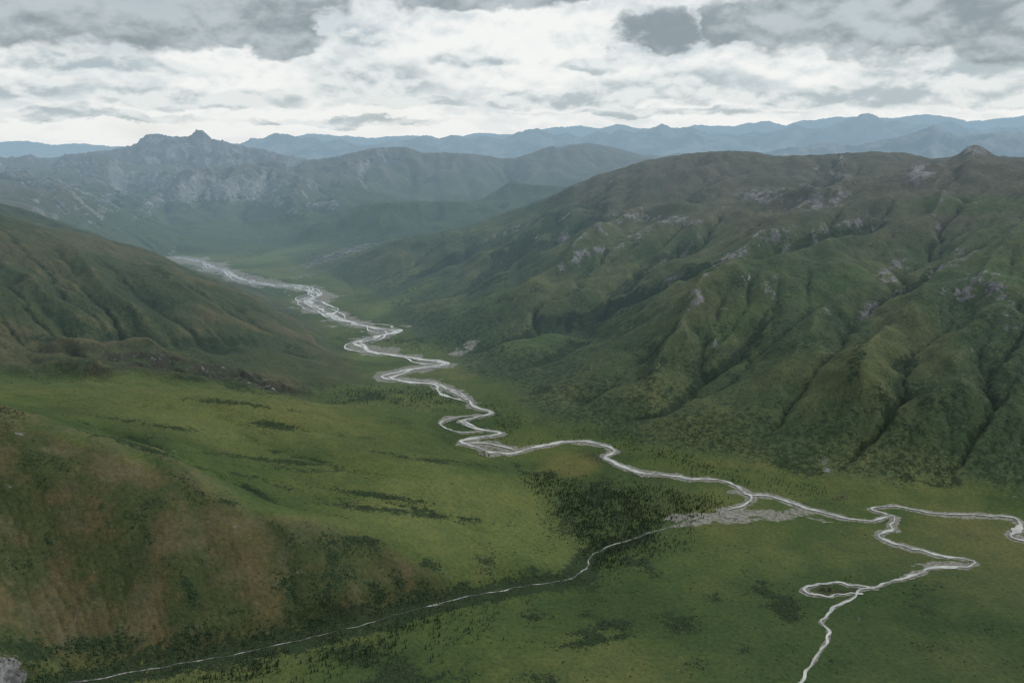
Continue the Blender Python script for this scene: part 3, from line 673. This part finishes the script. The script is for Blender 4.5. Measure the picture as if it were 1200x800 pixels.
# ------------------------------------------------------------------ alder scrub
wgt = np.where((Yf < 3000) & (np.abs(Uf) < .70) & (Yf > 1150), SH**2.2*ss(-.25, .3, n4+.5*n2), 0).ravel(); wgt *= (DM.ravel() > 20)*(DC.ravel() > 6)
wgt *= np.where(Yf.ravel() < 2000, 1.6, 1)
wgt /= wgt.sum()
pick = rng.choice(nr*nc, 38000, p=wgt)
base = np.array([(1,0,0),(.5,.87,0),(-.5,.87,0),(-1,0,0),(-.5,-.87,0),(.5,-.87,0),(.6,.3,.7),(-.3,.6,.75),(-.4,-.5,.65),(.3,-.55,.7),(0,0,1)], float)
fb = np.array([(0,1,6),(1,2,7),(1,7,6),(2,3,7),(3,4,8),(3,8,7),(4,5,9),(4,9,8),(5,0,6),(5,6,9),(6,7,10),(7,8,10),(8,9,10),(9,6,10)])
P0 = PV[pick]; xy = P0[:, :2]+rng.normal(0, 1, (len(pick), 2))*P0[:, 1:2]*.002
sz = rng.uniform(.8, 2.6, (len(pick), 1, 1))
Vs = base[None]*sz*rng.uniform(.65, 1.35, (len(pick), 11, 3))*np.array([1.1, 1.1, .75])
zz = np.array([samp(x, y) for x, y in xy])
Vs += np.concatenate([xy, zz[:, None]-.3], 1)[:, None, :]
Fs = (fb[None]+11*np.arange(len(pick))[:, None, None]).reshape(-1, 3)
o = mesh_np('alder_scrub', Vs.reshape(-1, 3), Fs, [MSHR], False); tag(o, 'dark green alder scrub speckling gullies and slopes', 'shrubs', kind='stuff')

# ------------------------------------------------------------------ light
SUN_EL, SUN_AZ = 42, 62      # degrees; azimuth clockwise from the view direction (+Y) towards +X
sl = bpy.data.lights.new('sun', 'SUN'); so = bpy.data.objects.new('sun', sl); COL.objects.link(so)
sl.energy = 2.4; sl.angle = R(10); sl.color = (1, .95, .88)
so.rotation_euler = (R(90-SUN_EL), 0, R(180-SUN_AZ)); so.location = (3000, 2000, 5000)
W = bpy.data.worlds.new('World'); S.world = W; W.use_nodes = True
try:
    W.cycles.sampling_method = 'MANUAL'; W.cycles.sample_map_resolution = 256
except Exception: pass
T = NT(W.node_tree)
sky = T.n('ShaderNodeTexSky', sky_type='NISHITA'); sky.sun_disc = False; sky.sun_elevation = R(SUN_EL); sky.sun_rotation = R(SUN_AZ)
skyc = T.mix(1.0, sky.outputs[0], (.1, .1, .1, 1), 'MULTIPLY')
dirv = T.n('ShaderNodeTexCoord').outputs['Generated']
sp = T.n('ShaderNodeSeparateXYZ'); T.put(sp.inputs[0], dirv); dx, dy, dz = sp.outputs
az0 = T.m('ARCTAN2', dx, dy)
hl = T.m('SQRT', T.m('ADD', T.m('MULTIPLY', dx, dx), T.m('MULTIPLY', dy, dy)))
el0 = T.m('DIVIDE', dz, T.m('MAXIMUM', hl, .02))
elw = T.m('POWER', T.m('MAXIMUM', el0, .0001), .8)
def cvec(dev):
    x = T.n('ShaderNodeCombineXYZ'); T.put(x.inputs[0], az0); T.put(x.inputs[1], T.m('ADD', T.m('MULTIPLY', elw, 1.35), dev)); return x.outputs[0]
cvv = cvec(0.0)
wc = T.noise(cvv, 15, 5, .58, 0, 1); ws = T.n('ShaderNodeSeparateColor'); T.put(ws.inputs[0], wc)
az = T.m('ADD', az0, T.m('MULTIPLY', T.m('SUBTRACT', ws.outputs[0], .5), .085))
el = T.m('ADD', el0, T.m('MULTIPLY', T.m('SUBTRACT', ws.outputs[1], .5), .040))
nb = T.noise(cvv, 6, 4, .5, .2)
nd = T.noise(cvv, 17, 7, .57, .1)
nd2 = T.noise(cvec(.016), 17, 4, .5, .1)
relief_ = T.m('SUBTRACT', nd, nd2)          # tops against bases of the puffs
lite = T.m('ADD', T.m('ADD', T.m('MULTIPLY', nb, .75), T.m('MULTIPLY', nd, .25)), T.m('MULTIPLY', relief_, .42))
cc = T.mix(T.step(lite, .34, .54), (.65, .71, .74, 1), (.93, .94, .92, 1))
cc = T.mix(T.m('MULTIPLY', T.step(el0, .05, .0), .65), cc, (.88, .90, .895, 1))
def blobs(lst):
    out = None
    for px, py, rx, ry, gain in lst:
        a0 = math.atan((px-600)/1000/1.0); e0 = (HZ-py)/1000*.985
        qa = T.m('DIVIDE', T.m('SUBTRACT', az, a0), rx/1000); qd = T.m('SUBTRACT', el, e0)
        qe = T.m('ADD', T.m('MULTIPLY', T.m('MAXIMUM', qd, 0.0), 1000/ry), T.m('MULTIPLY', T.m('MINIMUM', qd, 0.0), 1500/ry))   # flatter below
        q = T.m('SUBTRACT', 1.0+gain, T.m('SQRT', T.m('ADD', T.m('MULTIPLY', qa, qa), T.m('MULTIPLY', qe, qe))))
        out = q if out is None else T.m('MAXIMUM', out, q)
    return T.m('MAXIMUM', out, -1.5)
ed = T.m('ADD', T.m('MULTIPLY', T.m('SUBTRACT', nb, .5), .4), T.m('MULTIPLY', T.m('SUBTRACT', nd, .5), 1.6))
dk = T.m('ADD', blobs([(0,18,310,74,.35),(190,28,130,56,.35),(310,48,50,26,.1),(354,54,38,34,.18),(560,6,130,30,.1),(660,0,90,20,.1),(760,54,42,34,.18),(848,46,42,30,.15),(1040,36,170,62,.3),(1190,34,150,74,.3)]), ed)
dark = T.step(dk, .02, .34)
soft_ = T.step(T.m('ADD', blobs([(30,116,90,17,.1),(235,122,160,15,.1),(440,104,90,36,.1),(470,124,100,10,.1),(650,122,130,15,.1),(780,110,130,22,.1),(1000,120,240,16,.15),(1150,98,150,22,.15),(430,52,46,15,.05),(120,142,140,7,.15),(420,144,140,5,.1),(760,136,160,6,.1),(700,80,70,12,0),(130,88,130,13,.1),(560,76,60,12,0)]), ed), .0, .5)
sb = T.mix(T.step(T.m('ADD', relief_, T.m('MULTIPLY', T.m('SUBTRACT', nb, .5), .3)), -.12, .10), (.41, .49, .53, 1), (.78, .82, .825, 1))
cc = T.mix(T.m('MULTIPLY', soft_, .85), cc, sb)
dcol = T.mix(T.step(T.m('ADD', T.m('MULTIPLY', relief_, 1.3), nb), .30, .72), (.24, .295, .325, 1), (.48, .545, .575, 1))
cc = T.mix(T.m('MULTIPLY', dark, .92), cc, dcol)
cc = T.mix(T.step(el0, .3, .9), cc, (.50, .53, .54, 1))      # thicker grey cover overhead
cc = T.mix(T.m('ADD', .05, T.m('MULTIPLY', T.step(nb, .58, .72), .15)), cc, skyc)
bg = T.n('ShaderNodeBackground'); T.put(bg.inputs[0], cc); bg.inputs[1].default_value = 1.0
wo = T.n('ShaderNodeOutputWorld'); T.put(wo.inputs[0], bg.outputs[0])
